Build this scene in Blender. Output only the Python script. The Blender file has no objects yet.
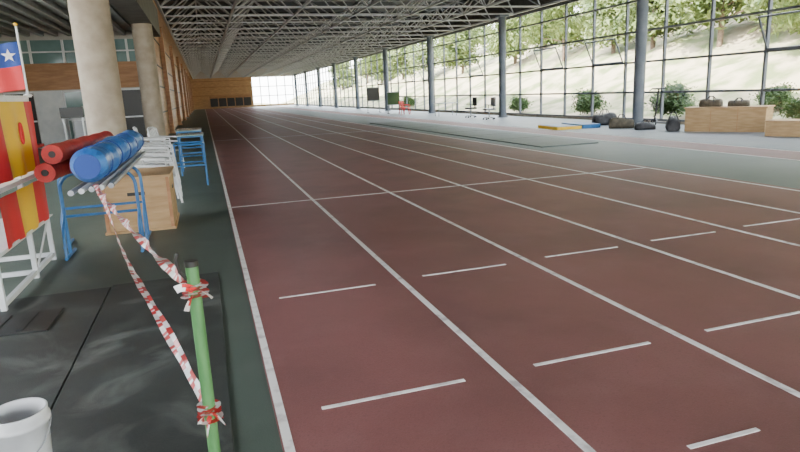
import bpy, math, random
from mathutils import Vector, Matrix
random.seed(7)
S=bpy.context.scene
H=1.54
# ------------------------------------------------------------ materials
def mat(name,c1,c2=None,scale=5,rough=.6,metal=0,bump=0,bscale=60,detail=6,stretch=None,spec=.5,lo=.35,hi=.65):
    m=bpy.data.materials.new(name); m.use_nodes=True
    n=m.node_tree.nodes; l=m.node_tree.links; b=n['Principled BSDF']
    b.inputs['Roughness'].default_value=rough; b.inputs['Metallic'].default_value=metal
    b.inputs['Specular IOR Level'].default_value=spec
    b.inputs['Base Color'].default_value=(*c1,1)
    tc=n.new('ShaderNodeTexCoord'); src=tc.outputs['Object']
    if stretch:
        mp=n.new('ShaderNodeMapping'); mp.inputs['Scale'].default_value=stretch
        l.new(src,mp.inputs['Vector']); src=mp.outputs['Vector']
    if c2:
        t=n.new('ShaderNodeTexNoise'); t.inputs['Scale'].default_value=scale; t.inputs['Detail'].default_value=detail
        l.new(src,t.inputs['Vector'])
        r=n.new('ShaderNodeValToRGB'); r.color_ramp.elements[0].color=(*c1,1); r.color_ramp.elements[1].color=(*c2,1)
        r.color_ramp.elements[0].position=lo; r.color_ramp.elements[1].position=hi
        l.new(t.outputs['Fac'],r.inputs['Fac']); l.new(r.outputs['Color'],b.inputs['Base Color'])
    if bump:
        t2=n.new('ShaderNodeTexNoise'); t2.inputs['Scale'].default_value=bscale; t2.inputs['Detail'].default_value=3
        l.new(src,t2.inputs['Vector'])
        bp=n.new('ShaderNodeBump'); bp.inputs['Strength'].default_value=bump; bp.inputs['Distance'].default_value=.02
        l.new(t2.outputs['Fac'],bp.inputs['Height']); l.new(bp.outputs['Normal'],b.inputs['Normal'])
    return m
def floor_mat(name,base,dark,light,rough,speck=.25,big=.35,dust=0,dustc=None):
    m=bpy.data.materials.new(name); m.use_nodes=True
    n=m.node_tree.nodes; l=m.node_tree.links; b=n['Principled BSDF']
    tc=n.new('ShaderNodeTexCoord')
    def noise(s,d,dist=0):
        t=n.new('ShaderNodeTexNoise'); t.inputs['Scale'].default_value=s; t.inputs['Detail'].default_value=d; t.inputs['Distortion'].default_value=dist
        l.new(tc.outputs['Object'],t.inputs['Vector']); return t
    def mix(a,bc,f,lo,hi,amt):
        r=n.new('ShaderNodeMapRange'); r.inputs['From Min'].default_value=lo; r.inputs['From Max'].default_value=hi; r.inputs['To Max'].default_value=amt
        l.new(f,r.inputs['Value'])
        x=n.new('ShaderNodeMix'); x.data_type='RGBA'
        l.new(r.outputs['Result'],x.inputs['Factor'])
        if isinstance(a,tuple): x.inputs['A'].default_value=(*a,1)
        else: l.new(a,x.inputs['A'])
        x.inputs['B'].default_value=(*bc,1); return x.outputs['Result']
    c=mix(base,dark,noise(.9,8).outputs['Fac'],.42,.7,big*2)
    c=mix(c,light,noise(2.3,8).outputs['Fac'],.5,.8,big)
    c=mix(c,light,noise(160,2).outputs['Fac'],.55,.75,speck)
    c=mix(c,dark,noise(90,2).outputs['Fac'],.55,.7,speck*1.4)
    if dust: c=mix(c,dustc or light,noise(1.5,14,1.6).outputs['Fac'],.53,.70,dust)
    l.new(c,b.inputs['Base Color']); b.inputs['Roughness'].default_value=rough
    bp=n.new('ShaderNodeBump'); bp.inputs['Strength'].default_value=.25; bp.inputs['Distance'].default_value=.01
    l.new(noise(140,2).outputs['Fac'],bp.inputs['Height']); l.new(bp.outputs['Normal'],b.inputs['Normal'])
    return m
M={}
M['track']=floor_mat('track_red',(.245,.095,.090),(.155,.064,.062),(.31,.145,.14),.5,.3,.42)
M['green']=floor_mat('green_floor',(.078,.105,.085),(.048,.065,.054),(.14,.165,.14),.5)
M['lgreen']=floor_mat('pale_green_floor',(.15,.175,.195),(.10,.12,.14),(.21,.235,.255),.42)
M['mgreen']=floor_mat('infield_floor',(.10,.125,.125),(.068,.085,.085),(.15,.175,.18),.45)
M['rubber']=floor_mat('rubber_mat',(.036,.042,.039),(.017,.02,.019),(.12,.135,.125),.55,.2,.5,.55,(.19,.205,.19))
M['rubber2']=floor_mat('rubber_mat_black',(.012,.014,.014),(.008,.009,.009),(.05,.055,.052),.5,.3,.5,.2)
M['greymat']=floor_mat('grey_green_mat',(.085,.11,.105),(.06,.08,.075),(.13,.155,.15),.5,.2,.4)
M['line']=mat('line_paint',(.52,.47,.46),(.86,.83,.81),scale=9,rough=.55,lo=.3,hi=.48,detail=10)
M['conc']=mat('concrete',(.29,.235,.18),(.38,.32,.25),scale=4,rough=.8,bump=.15)
M['colblue']=mat('column_grey_paint',(.10,.12,.15),(.14,.16,.19),scale=3,rough=.5)
M['steel']=mat('truss_steel',(.48,.49,.52),rough=.45,metal=.2)
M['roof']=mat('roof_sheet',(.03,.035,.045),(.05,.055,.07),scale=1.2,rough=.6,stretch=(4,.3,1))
M['frame']=mat('window_frame',(.13,.14,.16),rough=.5,metal=.2)
M['wood']=mat('wood_cladding',(.32,.15,.065),(.44,.225,.105),scale=2,rough=.55,stretch=(1,.3,5))
M['woodend']=mat('wood_end_wall',(.42,.24,.11),(.55,.33,.16),scale=1.5,rough=.6,stretch=(1,1,4))
M['ply']=mat('plywood',(.36,.22,.10),(.47,.31,.155),scale=3,rough=.6,stretch=(1,1,6))
M['plaster']=mat('plaster',(.42,.40,.37),(.5,.48,.44),scale=2,rough=.85)
M['ceil']=mat('ceiling_grey',(.32,.33,.32),(.40,.41,.39),scale=2,rough=.7)
M['darkbeam']=mat('beam_dark',(.07,.065,.06),(.11,.10,.09),scale=2,rough=.7)
M['white']=mat('white_paint',(.62,.64,.66),(.72,.73,.74),scale=4,rough=.45)
M['whitep']=mat('white_plastic',(.66,.67,.68),(.55,.56,.58),scale=9,rough=.4)
M['grey']=mat('grey_metal',(.35,.36,.38),rough=.4,metal=.5)
M['black']=mat('black_vinyl',(.02,.02,.024),(.045,.045,.05),scale=8,rough=.6,bump=.5,bscale=14)
M['dark']=mat('dark_opening',(.02,.018,.016),rough=.4)
M['blue']=mat('blue_tarp',(.025,.12,.42),(.06,.22,.58),scale=7,rough=.34,bump=1,bscale=14)
M['bluest']=mat('blue_steel',(.02,.11,.30),(.03,.16,.38),scale=10,rough=.35)
M['red']=mat('red_foam',(.50,.025,.025),(.62,.05,.04),scale=6,rough=.5,bump=.3,bscale=20)
M['yellow']=mat('yellow_cloth',(.85,.52,.02),rough=.6)
M['redc']=mat('red_cloth',(.60,.02,.025),rough=.6)
M['bluec']=mat('navy_cloth',(.02,.06,.28),rough=.7)
M['pole']=mat('green_pole',(.05,.16,.05),(.09,.24,.08),scale=12,rough=.4,stretch=(3,3,.6))
M['tred']=mat('tape_red',(.60,.03,.03),(.45,.02,.02),scale=30,rough=.3)
M['twhite']=mat('tape_white',(.80,.79,.78),(.68,.64,.64),scale=30,rough=.3)
M['teal']=mat('teal_glass',(.13,.22,.22),(.24,.34,.34),scale=.8,rough=.12)
M['olive']=mat('olive_bag',(.06,.05,.035),(.12,.10,.07),scale=8,rough=.8,bump=.6,bscale=12)
M['soil']=mat('dry_slope',(.37,.32,.22),(.13,.16,.065),scale=.7,rough=.95,bump=.6,bscale=3,lo=.42,hi=.6,detail=12)
M['bark']=mat('bark',(.10,.07,.05),(.18,.13,.09),scale=10,rough=.9)
def leafmat(name,c1,c2):
    m=mat(name,c1,c2,scale=1.2,rough=.6)
    n=m.node_tree.nodes;l=m.node_tree.links;b=n['Principled BSDF'];o=n['Material Output']
    tr=n.new('ShaderNodeBsdfTranslucent'); tr.inputs['Color'].default_value=(c2[0],c2[1],c2[2],1)
    mx=n.new('ShaderNodeMixShader'); mx.inputs[0].default_value=.25
    l.new(b.outputs[0],mx.inputs[1]); l.new(tr.outputs[0],mx.inputs[2]); l.new(mx.outputs[0],o.inputs['Surface'])
    return m
M['leaf']=leafmat('pine_leaves',(.055,.10,.028),(.18,.225,.07))
M['leaf2']=leafmat('bush_leaves',(.025,.065,.014),(.07,.12,.03))
g=bpy.data.materials.new('window_glass'); g.use_nodes=True
n=g.node_tree.nodes;l=g.node_tree.links; n.remove(n['Principled BSDF'])
t=n.new('ShaderNodeBsdfTransparent'); t.inputs[0].default_value=(.97,.985,.98,1)
gl=n.new('ShaderNodeBsdfGlossy'); gl.inputs['Roughness'].default_value=.03
mx=n.new('ShaderNodeMixShader'); mx.inputs[0].default_value=.05; l.new(t.outputs[0],mx.inputs[1]); l.new(gl.outputs[0],mx.inputs[2])
l.new(mx.outputs[0],n['Material Output'].inputs['Surface']); M['glass']=g
# ------------------------------------------------------------ mesh builder
class B:
    def __init__(s): s.v=[];s.f=[];s.m=[];s.sm=[];s.mats=[]
    def mi(s,k):
        if k not in s.mats: s.mats.append(k)
        return s.mats.index(k)
    def add(s,vs,fs,k,sm=False):
        o=len(s.v); s.v+= [tuple(x) for x in vs]; i=s.mi(k)
        for f in fs: s.f.append(tuple(a+o for a in f)); s.m.append(i); s.sm.append(sm)
    def box(s,x0,x1,y0,y1,z0,z1,k,rot=0,piv=None,M4=None):
        vs=[Vector((x,y,z)) for z in(z0,z1) for x,y in((x0,y0),(x1,y0),(x1,y1),(x0,y1))]
        if rot:
            p=Vector(piv) if piv else Vector(((x0+x1)/2,(y0+y1)/2,0)); R=Matrix.Rotation(rot,3,'Z')
            vs=[R@(q-p)+p for q in vs]
        if M4: vs=[M4@q for q in vs]
        s.add(vs,[(0,3,2,1),(4,5,6,7),(0,1,5,4),(1,2,6,5),(2,3,7,6),(3,0,4,7)],k)
    def tube(s,pts,r,k,n=10,closed=False):
        pts=[Vector(p) for p in pts]; N=len(pts); rs=r if isinstance(r,(list,tuple)) else [r]*N
        vs=[];up=None
        for i,p in enumerate(pts):
            if closed: t=pts[(i+1)%N]-pts[i-1]
            else: t=(pts[min(i+1,N-1)]-pts[max(i-1,0)])
            t.normalize()
            if up is None:
                up=Vector((0,0,1)) if abs(t.z)<.9 else Vector((1,0,0))
            a=up.cross(t); a.normalize(); b=t.cross(a); up=b
            for j in range(n):
                an=2*math.pi*j/n+ (math.pi/4 if n==4 else 0)
                vs.append(p+(a*math.cos(an)+b*math.sin(an))*rs[i])
        fs=[]
        for i in range(N if closed else N-1):
            i2=(i+1)%N
            for j in range(n): fs.append((i*n+j,i*n+(j+1)%n,i2*n+(j+1)%n,i2*n+j))
        s.add(vs,fs,k,n>4)
        if not closed:
            s.add(vs[:n],[tuple(reversed(range(n)))],k); s.add(vs[-n:],[tuple(range(n))],k)
    def lathe(s,c,prof,k,n=24):
        vs=[];c=Vector(c)
        for r,z in prof:
            for j in range(n):
                a=2*math.pi*j/n; vs.append(c+Vector((r*math.cos(a),r*math.sin(a),z)))
        fs=[(i*n+j,i*n+(j+1)%n,(i+1)*n+(j+1)%n,(i+1)*n+j) for i in range(len(prof)-1) for j in range(n)]
        s.add(vs,fs,k,True)
    def obj(s,name,bevel=0,loc=None):
        me=bpy.data.meshes.new(name); me.from_pydata(s.v,[],s.f)
        for k in s.mats: me.materials.append(M[k])
        me.polygons.foreach_set('material_index',s.m); me.polygons.foreach_set('use_smooth',s.sm); me.update()
        o=bpy.data.objects.new(name,me); S.collection.objects.link(o)
        if bevel:
            md=o.modifiers.new('bevel','BEVEL'); md.width=bevel; md.segments=2; md.limit_method='ANGLE'
        if loc: o.location=loc
        return o
YB=-12.9; YE=110.7; XW=15.6; COLX=14.6; XL=-7.0
LX=-1.72; YC=26.0
def pane(b,x,y0,y1,z0,z1): b.add([(x,y0,z0),(x,y1,z0),(x,y1,z1),(x,y0,z1)],[(0,1,2,3)],'glass')
# ------------------------------------------------------------ floor
b=B(); b.box(XL-.2,XW+.3,YB-.2,YE+.2,-.2,0,'green'); b.obj('floor')
L0=.2; LW=1.21
b=B(); b.box(L0-.03,L0+LW*6+.12,YB+.1,YE-1.5,0,.004,'track'); b.obj('running_track')
b=B(); b.box(L0+LW*6+.121,10.099,YB+.1,YE-1.5,0,.003,'mgreen'); b.obj('infield_floor_strip')
b=B(); b.box(10.1,11.3,YB+.1,YE-6,0,.004,'track'); b.obj('jump_runway')
b=B(); b.box(11.36,XW-.25,YB+.1,YE-1,0,.003,'lgreen'); b.obj('side_floor_strip')
b=B()
for i in range(7):
    x=L0+LW*i; b.box(x-.022,x+.022,YB+.2,YE-2,.004,.0065,'line')
for x in (10.12,11.28): b.box(x-.02,x+.02,YB+.2,YE-7,.004,.0065,'line')
for i in range(6):
    x=L0+LW*i
    b.box(x+.2,x+.98,2.735+.01*i,2.762+.01*i,.004,.0066,'line')
    b.box(x+.2,x+.98,4.535+.05*i,4.56+.05*i,.004,.0066,'line')
b.box(1.81,2.19,1.81,1.835,.004,.0066,'line')
b.box(L0+.03,L0+LW*6,8.88,8.915,.004,.0066,'line')
for yy in (24,38,60): b.box(L0+.03,L0+LW*6,yy,yy+.04,.004,.0066,'line')
b.obj('lane_lines')
# mats
b=B()
xs=[-.03,-.92,-1.85,-2.8,-3.75]
for i in range(4):
    for (y0,y1) in((.2,2.35),(2.365,5.5)):
        b.box(xs[i+1]+.006,xs[i]-.006,y0,y1-.05*i,0,.014,'rubber')
b.obj('rubber_floor_mat',.004)
b=B(); b.box(-2.9,-1.2,4.55,5.02,.014,.026,'rubber2',rot=-.04)
for i in range(9): b.box(-2.85+.18*i,-2.80+.18*i,4.6,4.97,.026,.032,'rubber2',rot=-.04,piv=(-2.05,4.785,0))
b.obj('small_rubber_mat',.003)
b=B(); b.box(7.95,9.6,13.3,30,0,.03,'greymat')
for y in range(16,30,2): b.box(7.95,9.6,y,y+.02,.03,.032,'rubber2')
b.obj('long_gym_mat',.006)
# ------------------------------------------------------------ window facade
bay=10.3
for k in range(12):
    y0=YB+bay*k; b=B(); sp=bay/5
    for j in range(5):
        y=y0+j*sp; b.box(XW-.04,XW+.06,y-.035,y+.035,.12,5.0,'frame')
    for z in (.12,1.1,2.2,3.3,4.4,4.97): b.box(XW-.03,XW+.05,y0,y0+bay,z-.035,z+.035,'frame')
    pane(b,XW+.005,y0,y0+bay,.15,4.95)
    for j in ((1,3) if k%2 else (2,)):
        ya=y0+j*sp+.06; yb=ya+sp-.12
        Mx=Matrix.Translation((XW-.05,0,2.24))@Matrix.Rotation(-.42,4,'Y')
        for (a,c,d,e) in((ya,yb,0,.05),(ya,yb,.95,1.0),(ya,ya+.05,0,1.0),(yb-.05,yb,0,1.0)):
            b.box(-.03,0,a,c,d,e,'frame',M4=Mx)
    b.obj('window_%d'%(k+1))
b=B(); b.box(XW-.08,XW+.12,YB,YE,0,.09,'conc'); b.obj('wall_right')
b=B(); b.box(XW-.1,XW+.2,YB,YE,5.0,6.5,'darkbeam'); b.obj('trim_1')
for k in range(1,12):
    y=YB+bay*k
    b=B(); b.tube([(COLX,y,0),(COLX,y,5.0)],.19,'colblue',n=20)
    b.tube([(COLX,y,0),(COLX,y,.05)],.27,'colblue',n=20); b.box(COLX-.25,COLX+.25,y-.25,y+.25,4.9,5.0,'colblue')
    b.obj('steel_column')
# ------------------------------------------------------------ back wall, end wall
b=B(); b.box(XL,XW,YB-.2,YB,0,.9,'plaster'); b.box(XL,XW,YB-.2,YB,4.9,6.5,'plaster')
for i in range(9):
    x=XL+(XW-XL)*i/8; b.box(x-.1,x+.1,YB-.2,YB,.9,4.9,'plaster')
b.obj('wall_back')
b=B(); b.box(LX,8.4,YE,YE+.2,0,6.5,'woodend'); b.box(8.4,XW,YE,YE+.2,5,6.5,'woodend'); b.box(8.4,XW,YE,YE+.2,0,.3,'woodend')
for z in(2.2,3.6,4.6): b.box(LX,8.4,YE-.06,YE,z-.06,z+.06,'wood')
b.obj('wall_end')
b=B()
for i in range(5):
    b.box(1.2+i*1.4,2.45+i*1.4,YE-.18,YE-.1,.3,1.7,'dark')
    b.box(1.15+i*1.4,2.5+i*1.4,YE-.2,YE-.1,1.7,2.1,'wood'); b.box(1.1+i*1.4,1.2+i*1.4,YE-.2,YE-.1,0,2.1,'wood')
b.obj('door_1')
b=B()
for i in range(6):
    x=8.4+i*1.44; b.box(x-.07,x+.07,YE+.04,YE+.12,.3,5,'frame')
for z in(1.8,3.4): b.box(8.4,XW,YE+.04,YE+.12,z-.06,z+.06,'frame')
b.add([(8.4,YE+.07,.3),(XW,YE+.07,.3),(XW,YE+.07,5),(8.4,YE+.07,5)],[(0,1,2,3)],'glass'); b.obj('window_13')
# ------------------------------------------------------------ left side
b=B(); b.box(LX-.25,LX,YC,YE,0,6.5,'wood'); b.obj('wall_left')
b=B()
for z in(1.1,2.2,3.1,4.2): b.box(LX,LX+.03,YC,YE,z-.03,z+.03,'darkbeam')
b.obj('trim_2')
b=B(); b.box(XL-.2,XL,YB,YC+.2,0,2.0,'plaster'); b.box(XL-.2,XL,YB,YC+.2,3.9,6.5,'plaster'); b.box(XL-.2,XL,16.5,YC+.2,2.0,3.9,'plaster')
for i in range(10):
    y=YB+i*3.2; b.box(XL-.2,XL,y,y+.2,2.0,3.9,'plaster')
b.obj('wall_left_bay')
b=B()
for i in range(15):
    y=YB+1+i*2; b.box(XL-.12,XL-.06,y-.03,y+.03,2.0,3.9,'frame')
b.box(XL-.12,XL-.06,YB,16.5,3.0,3.06,'frame'); pane(b,XL-.09,YB,16.5,2.0,3.9); b.obj('window_15')  # unseen glazed band, added to bring daylight onto the left bay and mats
b=B(); b.box(XL,LX-.25,YC,YC+.2,2.15,3.12,'wood'); b.box(XL,LX-.25,YC,YC+.2,3.95,6.5,'plaster'); b.box(XL,LX-.25,YC,YC+.2,0,2.15,'plaster')
b.box(XL,LX-.25,YC,YC+.2,3.12,3.95,'teal'); b.obj('wall_bay_end')
b=B()
for i in range(5): b.box(XL+i*1.1,XL+i*1.1+.08,YC-.08,YC-.001,3.12,3.95,'white')
b.box(XL,-2,YC-.08,YC-.001,3.5,3.55,'white'); b.obj('window_14')
b=B()
for i,(c) in enumerate(('dark','white','teal','white','dark')):
    x=-6.9+i*.98; b.box(x,x+.9,YC-.06,YC-.002,.05,2.05,c)
    b.box(x-.05,x,YC-.1,YC-.002,0,2.12,'white'); b.box(x,x+.9,YC-.1,YC-.002,2.05,2.12,'white'); b.box(x,x+.9,YC-.1,YC-.002,1.0,1.06,'white')
b.obj('door_2')
b=B(); b.box(XL,-1.95,YB,YC,4.25,4.35,'ceil')
for i in range(11):
    x=XL+.25+i*.46; b.box(x-.06,x+.06,YB,YC,4.08,4.25,'ceil')
b.obj('ceiling_left_bay')
b=B(); b.box(-1.95,-1.3,YB,YC-.02,4.0,5.0,'darkbeam'); b.obj('edge_beam')
for y in (1.2,11.5,21.8):
    b=B(); b.tube([(-1.62,y,0),(-1.62,y,4.0)],.31,'conc',n=32); b.obj('concrete_column')
for y in (32.1,42.4,52.7,63,73.3,83.6,93.9,104.2):
    b=B(); b.box(LX+.031,LX+.22,y-.25,y+.25,0,5,'wood'); b.box(LX+.031,LX+.26,y-.29,y+.29,0,.12,'wood'); b.obj('pilaster')
# ------------------------------------------------------------ roof + space truss
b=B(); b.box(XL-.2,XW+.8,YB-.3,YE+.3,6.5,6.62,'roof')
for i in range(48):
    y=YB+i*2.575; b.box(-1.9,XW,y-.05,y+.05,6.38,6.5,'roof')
b.obj('ceiling')
b=B(); nx=6; ny=48; dx=(XW-.3+1.2)/nx; dy=2.575; z0=5.07; z1=6.25; x0=-1.2
def seg(p,q,r): b.tube([p,q],r,'steel',n=4)
for i in range(nx+1):
    seg((x0+i*dx,YB+.1,z0),(x0+i*dx,YE-.2,z0),.06)
for j in range(ny):
    y=YB+.1+j*dy; seg((x0,y,z0),(x0+nx*dx,y,z0),.05)
for i in range(nx):
    seg((x0+(i+.5)*dx,YB+.1,z1),(x0+(i+.5)*dx,YE-.2,z1),.055)
    for j in range(ny-1):
        y=YB+.1+j*dy; c=(x0+(i+.5)*dx,y+dy/2,z1)
        for a,e in((0,0),(1,0),(0,1),(1,1)): seg((x0+(i+a)*dx,y+e*dy,z0),c,.034)
        if i==0: seg((x0+.5*dx,y+dy/2,z1),(x0+(nx-.5)*dx,y+dy/2,z1),.04)
b.obj('roof_truss')
# ------------------------------------------------------------ barrier pole with tape
PX,PY=-.075,1.6
b=B(); b.tube([(PX,PY,.02),(PX,PY,1.12)],.0165,'pole',n=16)
b.tube([(PX,PY,1.12),(PX,PY,1.135)],.0175,'dark',n=16)
b.lathe((PX,PY,.014),[(.0,0),(.17,0),(.17,.04),(.13,.07),(.03,.09),(.03,.16),(.0165,.16)],'dark')
b.tube([(PX-.01,PY,1.08),(PX-.03,PY-.01,1.11),(PX-.036,PY-.01,1.145),(PX-.03,PY-.01,1.16)],.005,'dark',n=8)
b.obj('green_barrier_pole')
b=B()
def ribbon(P,w,twist=0,ph=0,seglen=.045,lat=Vector((1,0,0)),crk=0):
    P=[Vector(p) for p in P]; L=0; vs=[];cum=[0]
    for i in range(1,len(P)): L+=(P[i]-P[i-1]).length; cum.append(L)
    for i,p in enumerate(P):
        t=(P[min(i+1,len(P)-1)]-P[max(i-1,0)]).normalized()
        a=t.cross(lat); a.normalize(); c=t.cross(a); an=ph+twist*cum[i]
        d=a*math.cos(an)+c*math.sin(an); nrm=t.cross(d)
        ww=w*(1+crk*.35*math.sin(cum[i]*9)); off=nrm*crk*.005*math.sin(cum[i]*23)
        vs+= [p-d*ww/2+off,p-off,p+d*ww/2+off]
    for i in range(len(P)-1):
        for j in (0,1):
            q=(cum[i]+j*seglen*.35)%(seglen*2)
            k='tred' if q<seglen*1.05 else 'twhite'
            if crk and k=='tred' and seglen*.35<q<seglen*.55 and j==0: k='twhite'
            b.add([vs[i*3+j],vs[i*3+j+1],vs[i*3+3+j+1],vs[i*3+3+j]],[(0,1,2,3)],k,True)
def lerp(a,c,n,sag=0,wob=0):
    a=Vector(a);c=Vector(c); out=[]
    for i in range(n+1):
        t=i/n; p=a.lerp(c,t); p.z-=sag*4*t*(1-t); p.x+=wob*math.sin(t*9); out.append(p)
    return out
TB=(-.86,5.10,.94)
ribbon(lerp(TB,(PX-.012,PY+.015,1.06),600,.03),.038,twist=5,seglen=.06,lat=Vector((0,0,1)),crk=.5)
ribbon(lerp(TB,(PX-.012,PY+.015,.715),600,.06,.008),.032,twist=1.1,ph=.3,seglen=.07,lat=Vector((0,0,1)),crk=.4)
def wrap(z,h,n,r=.021,sl=.028):
    P=[(PX+r*math.cos(t*.25),PY+r*math.sin(t*.25),z+h*t/(n)) for t in range(n)]
    ribbon(P,.022,ph=0,seglen=sl,lat=Vector((.01,.01,1)))
wrap(1.045,.035,90); wrap(.70,.03,70); wrap(1.03,.045,60,.026); wrap(.675,.02,40,.024)
def tail(p,d,L,tw,ph):
    p=Vector(p);d=Vector(d).normalized(); ribbon([p+d*L*i/14+Vector((0,0,-.03*(i/14)**2)) for i in range(15)],.02,twist=tw,ph=ph,seglen=.03,lat=Vector((0,1,.2)))
tail((PX,PY-.02,1.06),(-1,-.2,.9),.06,9,0); tail((PX,PY-.02,1.06),(1,-.3,.15),.045,11,1); tail((PX,PY-.02,1.05),(-.6,-.4,-.2),.03,9,2)
tail((PX,PY-.02,.71),(1,-.3,-.25),.04,10,.5); tail((PX,PY-.02,.70),(-.5,-.3,-1),.03,9,1); tail((PX,PY-.02,.71),(-1,-.2,.2),.03,9,2)
b.obj('barrier_tape')
# ------------------------------------------------------------ bucket
b=B(); b.lathe((-.875,2.66,.016),[(.0,0),(.088,0),(.092,.01),(.108,.24),(.117,.242),(.117,.262),(.109,.264),(.112,.298),(.108,.302),(.103,.298),(.1,.24),(.085,.012),(0,.012)],'whitep',n=40)
b.tube([(-.875+.118*math.cos(a),2.66-.118*math.sin(a)*.85,.262-.13*math.sin(a)) for a in [math.pi*i/16 for i in range(17)]],.003,'grey',n=6)
b.obj('white_bucket')
# ------------------------------------------------------------ blue wrapped roll on blue trestles
def trestle(y,xa,xb,h,name='blue_trestle'):
    b=B(); r=.018; R=.16
    p=[(xa,y,0.018),(xa,y,h-R)]
    p+=[(xa+R-R*math.cos(a),y,h-R+R*math.sin(a)) for a in [math.pi/2*i/6 for i in range(1,7)]]
    p+=[(xb-R+R*math.sin(a),y,h-R+R*math.cos(a)) for a in [math.pi/2*i/6 for i in range(0,7)]]
    p+=[(xb,y,0.018)]
    b.tube(p,r,'bluest',n=10)
    for x in(xa,xb): 
        b.tube([(x,y-.22,.018),(x,y+.22,.018)],r,'bluest',n=10)
        b.tube([(x,y-.2,.02),(x,y-.16,.3),(x,y,.45)],r*.8,'bluest',n=8)
    b.tube([(xa,y,.42),(xb,y,.42)],r*.8,'bluest'); 
    b.obj(name)
trestle(6.9,-1.5,-.78,.86); trestle(7.45,-1.62,-.78,.86)
b=B(); N=60; pts=[];rs=[]
for i in range(N+1):
    t=i/N; pts.append((-.90+.012*math.sin(t*14),5.12+3.35*t,1.08+.01*math.sin(t*17)))
    rs.append(.120+.012*math.sin(t*31)+.009*math.sin(t*57+1)-(.018 if i%12<1 else 0)-(.02 if i in(0,N) else 0))
b.tube(pts,rs,'blue',n=28)
for t in (.1,.3,.5,.7,.9):
    y=5.12+3.35*t; b.tube([(-.90+.135*math.cos(a),y,1.08+.135*math.sin(a)) for a in [2*math.pi*i/24 for i in range(24)]],.006,'bluec',n=6,closed=True)
b.tube([(-.90,5.105,1.08),(-.90,5.12,1.08)],.095,'bluec',n=24)
b.obj('blue_wrapped_roll')
b=B()
for i,(dx_,dz) in enumerate(((-.09,0),(-.03,0),(.03,0),(.09,0),(.15,0))):
    b.tube([(-.93+dx_,5.0+.07*i,.90),(-.93+dx_*.8,9.0-.1*i,.90)],.022,'white' if i%2 else 'grey',n=10)
b.obj('crossbar_bundle')
b=B()
for (a,c) in(((-1.40,6.0,.972),(-1.24,8.3,.972)),((-1.19,6.35,.972),(-1.13,8.2,.972)),((-1.32,6.0,1.13),(-1.2,8.35,1.13))):
    q=lerp(a,c,14); b.tube(q,[.086+.004*math.sin(i*1.9) for i in range(15)],'red',n=20)
    d=(Vector(c)-Vector(a)).normalized(); b.tube([Vector(a)-d*.004,Vector(a)],.03,'dark',n=14)
b.obj('red_foam_roll')
# plywood box
b=B(); b.box(-1.27,-.5,7.8,8.75,.02,.66,'ply')
b.box(-1.29,-.48,7.78,8.77,.65,.68,'ply'); b.box(-1.29,-.48,7.78,8.77,0,.03,'ply')
b.box(-.99,-.79,7.792,7.81,.45,.49,'dark'); b.box(-.51,-.492,8.2,8.36,.45,.49,'dark')
b.box(-1.27,-1.23,7.785,7.8,.03,.65,'wood'); b.box(-.54,-.5,7.785,7.8,.03,.65,'wood'); b.obj('plywood_box',.004)
# white chairs
def chair(x,y,rot,z=0,stack=1,mk='whitep'):
    b=B()
    for s_ in range(stack):
        dz=s_*.1
        b.box(-.22,.22,-.21,.22,.42+dz,.445+dz,mk)
        for lx in(-.21,.21):
            b.tube([(lx*1.12,-.25,0+dz),(lx,-.2,.43+dz)],[.016,.024],mk,n=8)
            b.tube([(lx*1.12,.3,0+dz),(lx,.22,.43+dz),(lx,.31,.84+dz)],[.016,.024,.016],mk,n=8)
            b.tube([(lx*1.15,-.2,.43+dz),(lx*1.2,-.19,.63+dz),(lx*1.2,.2,.65+dz),(lx,.27,.66+dz)],.018,mk,n=8)
        b.tube([(-.21,.31,.84+dz),(-.1,.33,.875+dz),(.1,.33,.875+dz),(.21,.31,.84+dz)],.02,mk,n=8)
        for i in range(5):
            lx=-.14+.07*i; b.box(lx-.02,lx+.02,-.006,.006,0,.42,mk,M4=Matrix.Translation((0,.225,.44+dz))@Matrix.Rotation(-.22,4,'X'))
    Mx=Matrix.Translation((x,y,z))@Matrix.Rotation(rot,4,'Z'); b.v=[tuple(Mx@Vector(v)) for v in b.v]
    return b
chair(-.76,9.6,1.4,0,2).obj('white_plastic_chair'); chair(-.78,10.5,1.5,0,3).obj('white_plastic_chair'); chair(-1.0,12.8,1.6,0,3).obj('white_plastic_chair'); chair(-.9,14.9,1.2,0,2).obj('white_plastic_chair')
# blue table frames
def tframe(x0,x1,y0,y1,h,top):
    b=B(); r=.015
    for x in(x0,x1):
        b.tube([(x,y0,0),(x,y0,h)],r,'bluest',n=8); b.tube([(x,y1,0),(x,y1,h)],r,'bluest',n=8)
        b.tube([(x,y0,h),(x,y1,h)],r,'bluest',n=8); b.tube([(x,y0,.25),(x,y1,.25)],r,'bluest',n=8)
    for y in(y0,y1):
        b.tube([(x0,y,h),(x1,y,h)],r,'bluest',n=8); b.tube([(x0,y,h*.5),(x1,y,h*.5)],r,'bluest',n=8)
    if top: b.box(x0-.03,x1+.03,y0-.03,y1+.03,h+.017,h+.04,'teal')
    b.obj('blue_metal_table')
tframe(-.62,-.08,11.6,12.3,.76,False); tframe(-.58,-.1,13.4,14.2,.8,True); tframe(-.7,-.15,16,17.4,.78,True)
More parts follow.
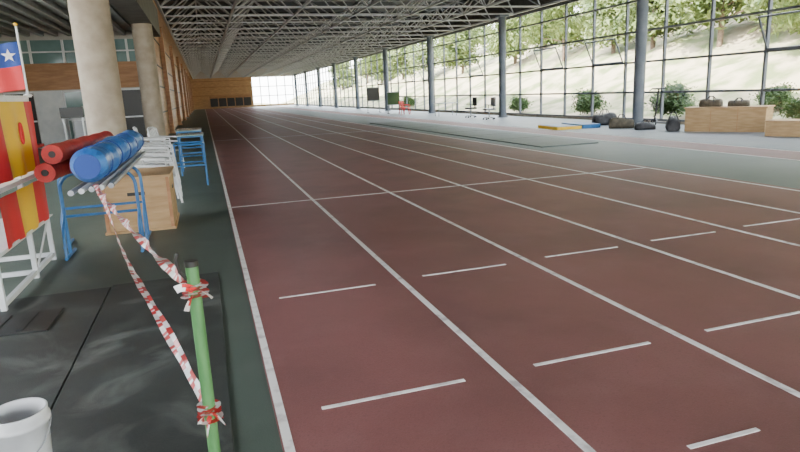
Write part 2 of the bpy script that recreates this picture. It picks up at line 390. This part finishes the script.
# white rack with banners
b=B(); X1,X0=-1.64,-2.3; Y0,Y1=5.15,6.8
for x in(X0,X1):
    for y in(Y0,Y1,6.12): b.box(x-.02,x+.02,y-.02,y+.02,0,1.64,'white')
for z in(.06,.44,.90,1.62):
    for x in(X0,X1): b.box(x-.018,x+.018,Y0,Y1,z-.02,z+.02,'white')
    for y in(Y0,Y1,6.12): b.box(X0,X1,y-.018,y+.018,z-.02,z+.02,'white')
for z in(.46,.92,1.64): b.box(X0,X1+.05,Y0,Y1+.03,z,z+.012,'white')
b.tube([(X1+.01,6.12,.06),(X1+.01,6.78,.44)],.01,'white',n=8)
b.obj('white_metal_rack')
def cloth(y0,y1,z0,z1,x,cols,amp=.015):
    b=B(); n=36
    for i in range(n):
        def P(t,z):
            return (x+amp*math.sin(t*22+z*2)*(.4+ (z1-z)), y0+(y1-y0)*t, z)
        k=cols(i/n)
        for j in range(6):
            za=z0+(z1-z0)*j/6; zb=z0+(z1-z0)*(j+1)/6
            b.add([P(i/n,za),P((i+1)/n,za),P((i+1)/n,zb),P(i/n,zb)],[(0,1,2,3)],k,True)
    return b
cl=cloth(5.3,6.75,.96,1.6,X1+.05,lambda t:'redc' if t<.28 or t>.78 else 'yellow')
cl.tube([(X1+.065,6.2+.05*math.cos(a)*.8,1.32+.09*math.sin(a)) for a in [2*math.pi*i/16 for i in range(16)]],.01,'redc',n=6,closed=True)
cl.obj('red_yellow_banner')
cloth(5.3,6.75,.46,.86,X1+.05,lambda t:'redc' if t<.33 or t>.72 else 'yellow').obj('red_yellow_banner')
# flag on a pole fixed to the rack top
b=B(); fy=6.78; fx0,fx1=-2.1,-1.62; n=24
def FP(t,z): return (fx0+(fx1-fx0)*t, fy+.015*math.sin(t*14+z*5), z-.06*(1-t))
for i in range(n):
    for j in range(8):
        za=1.72+.44*j/8; zb=1.72+.44*(j+1)/8
        k='redc' if j<4 else ('bluec' if i>=n*.5 else 'twhite')
        b.add([FP(i/n,za),FP((i+1)/n,za),FP((i+1)/n,zb),FP(i/n,zb)],[(0,1,2,3)],k,True)
st=[]
for i in range(10):
    a=math.pi/2+i*math.pi/5; r=.065 if i%2==0 else .026; st.append((-1.71+r*math.cos(a),fy-.022,2.03+r*math.sin(a)))
b.add(st+[(-1.71,fy-.024,2.03)],[((i+1)%10,i,10) for i in range(10)],'twhite')
b.tube([(-1.61,fy,1.655),(-1.61,fy,2.3)],.010,'white',n=8); b.lathe((-1.61,fy,2.3),[(.0,0),(.018,.01),(.018,.025),(0,.035)],'yellow',12)
b.lathe((-1.61,fy,1.653),[(0,0),(.04,0),(.04,.012),(.01,.02)],'white',16)
b.obj('flag_on_pole')
# back-of-bay furniture
b=B(); b.box(-4.6,-3.5,24.6,25.3,0,1.1,'white'); b.box(-4.65,-3.45,24.55,25.35,1.1,1.14,'whitep'); b.box(-4.55,-4.08,24.58,24.6,.1,1.0,'grey'); b.box(-4.02,-3.55,24.58,24.6,.1,1.0,'grey'); b.obj('white_cabinet',.01)
b=B()
b.box(-3.95,-3.35,19.7,20.5,.1,.22,'black'); b.tube([(-3.9,19.8,.1),(-3.9,19.75,1.35),(-3.9,20.0,1.5)],.03,'white'); b.tube([(-3.4,19.8,.1),(-3.4,19.75,1.35),(-3.4,20.0,1.5)],.03,'white'); b.box(-3.95,-3.35,19.68,19.78,1.2,1.5,'dark'); b.box(-3.98,-3.32,19.65,21.1,0,.1,'black')
b.obj('treadmill',.01)
b=B(); b.box(-5.2,-4.6,19.0,19.12,1.3,1.75,'black'); 
for x in(-5.15,-4.65): b.tube([(x,19.05,0),(x,19.05,1.8)],.03,'white')
b.tube([(-5.15,19.05,1.8),(-4.65,19.05,1.8)],.03,'white'); b.box(-5.2,-4.6,19.2,20.2,.42,.5,'redc'); b.tube([(-4.9,19.3,0),(-4.9,19.3,.42)],.03,'white'); b.tube([(-4.9,20.1,0),(-4.9,20.1,.42)],.03,'white'); b.tube([(-5.15,19.05,.3),(-4.65,19.05,.3)],.03,'white'); b.obj('weight_bench')
b=B(); b.box(-3.1,-2.7,23.4,23.8,0,.05,'dark'); b.tube([(-2.9,23.6,.05),(-2.9,23.6,.9)],.09,'redc',n=18); b.lathe((-2.9,23.6,.9),[(.09,0),(.05,.06),(.02,.09),(.02,.14),(0,.14)],'redc'); b.tube([(-2.9,23.6,1.0),(-2.8,23.5,.9),(-2.78,23.48,.6)],.015,'black',n=8); b.obj('fire_extinguisher')
# ------------------------------------------------------------ right-hand objects
b=B(); b.box(11.5,12.4,18.0,19.6,.0,.1,'yellow',rot=-.12,piv=(12.4,18.8,0)); b.box(12.42,13.1,18.0,19.6,0,.14,'bluest',rot=-.12,piv=(12.4,18.8,0))
b.box(11.54,12.36,18.05,19.55,.1,.112,'bluest',rot=-.12,piv=(12.4,18.8,0)); b.obj('blue_gym_mat',.02)
b=B(); 
b.box(-1.05,1.05,-.4,.4,0,.68,'ply'); b.box(-1.08,1.08,-.43,.43,.66,.70,'ply')
for x in(-.35,.35): b.box(x-.01,x+.01,-.405,.405,0,.66,'wood')
o=b.obj('wooden_platform_box',.01); o.location=(14.35,13.85,0); o.rotation_euler=(0,0,math.atan2(-1.8,1.0))
b=B(); b.box(-.95,.95,-.35,.35,0,.36,'ply'); b.box(-.98,.98,-.38,.38,.36,.40,'ply'); b.box(-.1,.1,-.355,-.345,.2,.24,'dark')
o=b.obj('low_wooden_box',.01); o.location=(14.3,11.2,0); o.rotation_euler=(0,0,math.atan2(-1.8,.8))
def bag(x,y,z,L,r,h,k,rot,seed,name='duffel_bag'):
    rr=random.Random(seed); b=B(); n=20; secs=[(-1,.55),(-.96,.86),(-.7,.97),(-.3,1),(.1,.96+.05*rr.random()),(.5,1),(.8,.95),(.96,.84),(1,.55)]
    vs=[]
    for u,q in secs:
        sagz=1-.10*math.sin(u*3+seed)
        for j in range(n):
            a=2*math.pi*j/n; cy=math.cos(a); cz=math.sin(a)
            zz=max(cz,-.72)
            vs.append((u*L,cy*r*q*(1.1 if cz<0 else 1),(zz+.72)/1.72*h*q*sagz if cz>-.72 else 0))
    b.add(vs,[(i*n+j,i*n+(j+1)%n,(i+1)*n+(j+1)%n,(i+1)*n+j) for i in range(len(secs)-1) for j in range(n)],k,True)
    b.add(vs[:n],[tuple(reversed(range(n)))],k); b.add(vs[-n:],[tuple(range(n))],k)
    for sy in(-.45,.45):
        b.tube([(-.35*L,sy*r*2.05,h*.35),(-.33*L,sy*r*1.3,h*.95),(-.15*L,sy*r*.5,h*1.35),(.15*L,sy*r*.5,h*1.35),(.33*L,sy*r*1.3,h*.95),(.35*L,sy*r*2.05,h*.35)],.014,'black',n=6)
    b.tube([(-.85*L,0,h*.97),(0,0,h*1.0),(.85*L,0,h*.97)],.010,'grey',n=6)
    Mx=Matrix.Translation((x,y,z))@Matrix.Rotation(rot,4,'Z'); b.v=[tuple(Mx@Vector(v)) for v in b.v]
    b.obj(name)
bag(14.12,14.27,.70,.3,.15,.22,'olive',-1.06,1,'canvas_bag'); bag(14.45,13.6,.70,.27,.14,.17,'olive',-1.06,2,'canvas_bag')
bag(13.5,15.05,0,.24,.2,.42,'black',.9,4); bag(13.35,16.1,0,.3,.17,.22,'black',-.4,5); bag(13.3,17.2,0,.40,.2,.34,'olive',-.6,6); bag(13.95,19.0,0,.42,.24,.42,'black',-.3,9)
b=B(); c=Vector((14.4,16.5,0))
for dy_ in(-.45,.45): b.tube([c+Vector((0,dy_+.11*math.cos(a),.135+.11*math.sin(a))) for a in [2*math.pi*i/20 for i in range(20)]],.02,'black',n=8,closed=True); b.tube([c+Vector((-.03,dy_,.135)),c+Vector((.03,dy_,.135))],.03,'grey',n=10)
b.box(c.x-.06,c.x+.06,c.y-.34,c.y+.3,.14,.17,'grey'); b.tube([c+Vector((0,.45,.135)),c+Vector((0,.38,.4)),c+Vector((0,.28,1.25))],.028,'black'); b.tube([c+Vector((-.26,.28,1.25)),c+Vector((.26,.28,1.25))],.025,'black',n=8)
b.tube([c+Vector((0,.28,.16)),c+Vector((0,.4,.35))],.02,'grey'); b.tube([c+Vector((0,-.3,.16)),c+Vector((0,-.45,.135))],.018,'grey'); b.obj('kick_scooter')
def office(x,y,k):
    b=B(); c=Vector((x,y,0))
    for i in range(5):
        a=2*math.pi*i/5; b.tube([c+Vector((0,0,.12)),c+Vector((.28*math.cos(a),.28*math.sin(a),.08))],.02,'grey',n=8); b.tube([c+Vector((.28*math.cos(a),.28*math.sin(a)-.02,.035)),c+Vector((.28*math.cos(a),.28*math.sin(a)+.02,.035))],.035,'black')
    b.tube([c+Vector((0,0,.1)),c+Vector((0,0,.45))],.03,'grey'); b.box(x-.24,x+.24,y-.24,y+.24,.45,.53,k); b.box(x+.2,x+.26,y-.23,y+.23,.62,1.05,k); b.tube([c+Vector((.1,0,.45)),c+Vector((.28,0,.5)),c+Vector((.25,0,.8))],.02,'grey')
    for s_ in(-.27,.27): b.tube([c+Vector((.1,s_,.48)),c+Vector((.1,s_,.7)),c+Vector((-.15,s_,.7))],.018,'black',n=8)
    b.obj('office_chair',.02)
office(13.2,27.0,'grey'); office(13.5,29.8,'black'); chair(12.6,38.0,1.0,0,1,'redc').obj('red_chair'); chair(12.9,39.3,.4,0,1,'redc').obj('red_chair')
b=B(); b.box(12.9,14.1,33,33.7,.72,.76,'white')
for x in(12.95,14.05):
    for y in(33.05,33.65): b.tube([(x,y,0),(x,y,.72)],.02,'grey',n=8)
b.obj('folding_table')
def board(x,y,w,k,h0=.9,h1=1.9):
    b=B(); b.box(x-w/2,x+w/2,y-.03,y,h0,h1,k)
    for z in (h0,h1): b.box(x-w/2-.03,x+w/2+.03,y-.04,y+.01,z-.03,z+.03,'grey')
    for s_ in(-1,1): b.tube([(x+s_*w*.45,y+.02,h1),(x+s_*w*.48,y+.03,0.02)],.02,'grey',n=8); b.box(x+s_*w*.48-.03,x+s_*w*.48+.03,y-.3,y+.3,0,.04,'grey')
    b.obj('display_board')
board(12.6,46,1.0,'dark'); board(13.0,42,.9,'leaf2',.6,1.5)
# ------------------------------------------------------------ outside
b=B(); nxs,nys=26,60; vs=[]
for i in range(nxs+1):
    for j in range(nys+1):
        x=XW+.35+i*1.7; y=-30+j*3.0; u=max(0,x-18.5)
        z=-.02+min(u*.42,9)+ (.25*math.sin(x*.9+y*.31)+.2*math.sin(y*.7))*min(1,u/3)
        vs.append((x,y,z))
b.add(vs,[(i*(nys+1)+j,(i+1)*(nys+1)+j,(i+1)*(nys+1)+j+1,i*(nys+1)+j+1) for i in range(nxs) for j in range(nys)],'soil',True)
b.obj('ground_slope')
b=B(); b.box(-60,XW+.3,YE+.35,YE+80,-.3,-.05,'soil'); b.box(-60,60,-80,-30.1,-.3,-.05,'soil'); b.obj('ground_outside')
def tree_mesh(seed,h,cr,nb,nl,k):
    rr=random.Random(seed); b=B()
    if h>1.5:
        b.tube([(0,0,-.3),(.08,.05,h*.35),(-.05,.1,h*.7),(0,0,h*.95)],[.16,.12,.08,.03],'bark',n=8)
    cs=[]
    for i in range(nb):
        a=rr.uniform(0,6.28); rad=rr.uniform(.1,1)*cr; z=rr.uniform(.22,1)*h if h>1.5 else rr.uniform(.25,.75)*h
        c=Vector((rad*math.cos(a)*(1.15-z/h*.6),rad*math.sin(a)*(1.15-z/h*.6),z)); cs.append(c)
        if h>1.5: b.tube([(0,0,z*.75),c*.5+Vector((0,0,z*.4)),c],[.05,.035,.015],'bark',n=5)
    for i in range(nl):
        c=rr.choice(cs); q=Vector((rr.gauss(0,1),rr.gauss(0,1),rr.gauss(0,.6)))*(cr*.24 if h>1.5 else cr*.3)
        p=c+q; s_=rr.uniform(.07,.17) if h>1.5 else rr.uniform(.03,.06)
        if p.z<.03: p.z=.03
        a=Vector((rr.uniform(-1,1),rr.uniform(-1,1),rr.uniform(-1,1))).normalized(); d=a.orthogonal().normalized()
        b.add([p-a*s_*1.6,p+d*s_*.6,p+a*s_*1.6,p-d*s_*.6],[(0,1,2,3)],k)
    return b
tm=[tree_mesh(s,h,c,34,10000,'leaf') for s,h,c in((1,6,2.1),(2,7.5,2.5),(3,5,2.0))]
src=[t_.obj('pine_tree') for t_ in tm]
def gz(x,y):
    u=max(0,x-18.5); return min(u*.42,9)+(.25*math.sin(x*.9+y*.31)+.2*math.sin(y*.7))*min(1,u/3)
pos=[(23,9.5),(24.5,13.5),(24,18.0),(26,21),(26,26),(26,31),(27,36),(27,42),(26,48),(25,57),(25,66),(25,76),(25,86),(26,98),(24,108),(29,16),(30,26),(31,36),(30,50),(30,66),(22.5,4),(28,11),(31,20),(27,6),(34,14),(34,28),(33,9)]
for i,(x,y) in enumerate(pos):
    o=src[i] if i<3 else bpy.data.objects.new('pine_tree',src[i%3].data)
    if i>=3: S.collection.objects.link(o)
    o.location=(x,y,gz(x,y)-.1); o.rotation_euler=(0,0,i*1.3); 
bm=tree_mesh(9,1.3,.6,30,5200,'leaf2').obj('round_bush')
bp_=[(17.5,19.6,1.2),(17.5,25.2,1.05),(17.6,32,.8),(17.5,52,.9),(17.6,14.2,.7),(19.3,16.6,.8)]
for i,(x,y,s_) in enumerate(bp_):
    o=bm if i==0 else bpy.data.objects.new('round_bush',bm.data)
    if i: S.collection.objects.link(o)
    o.location=(x,y,gz(x,y)); o.scale=(s_,)*3; o.rotation_euler=(0,0,i)
# ------------------------------------------------------------ light
w=bpy.data.worlds.new('world'); S.world=w; w.use_nodes=True
n=w.node_tree.nodes;l=w.node_tree.links; bg=n['Background']
sk=n.new('ShaderNodeTexSky'); sk.sky_type='NISHITA'; sk.sun_disc=False; sk.sun_elevation=math.radians(50); sk.sun_rotation=math.radians(250); sk.air_density=1; sk.dust_density=3
mixc=n.new('ShaderNodeMix'); mixc.data_type='RGBA'; mixc.inputs['Factor'].default_value=.75; mixc.inputs['B'].default_value=(4.8,4.9,5.0,1)
l.new(sk.outputs[0],mixc.inputs['A']); l.new(mixc.outputs['Result'],bg.inputs['Color']); bg.inputs['Strength'].default_value=3.9
sd=bpy.data.lights.new('sun','SUN'); sd.energy=36; sd.angle=.01; sd.color=(1,.92,.78)
so=bpy.data.objects.new('sun',sd); S.collection.objects.link(so)
so.rotation_euler=Vector((.62,.3,-.8)).to_track_quat('-Z','Y').to_euler(); so.location=(-20,-10,40)
# ------------------------------------------------------------ camera
cd=bpy.data.cameras.new('camera'); cam=bpy.data.objects.new('camera',cd); S.collection.objects.link(cam)
cd.sensor_width=36; cd.lens=27; cd.clip_start=.05; cd.clip_end=600
r=Vector((.9511,-.306,-.0439)).normalized(); f=Vector((.2897,.9318,-.2191)); f=(f-f.dot(r)*r).normalized(); u=r.cross(f)
cam.matrix_world=Matrix(((r.x,u.x,-f.x,0),(r.y,u.y,-f.y,0),(r.z,u.z,-f.z,H),(0,0,0,1)))
S.camera=cam
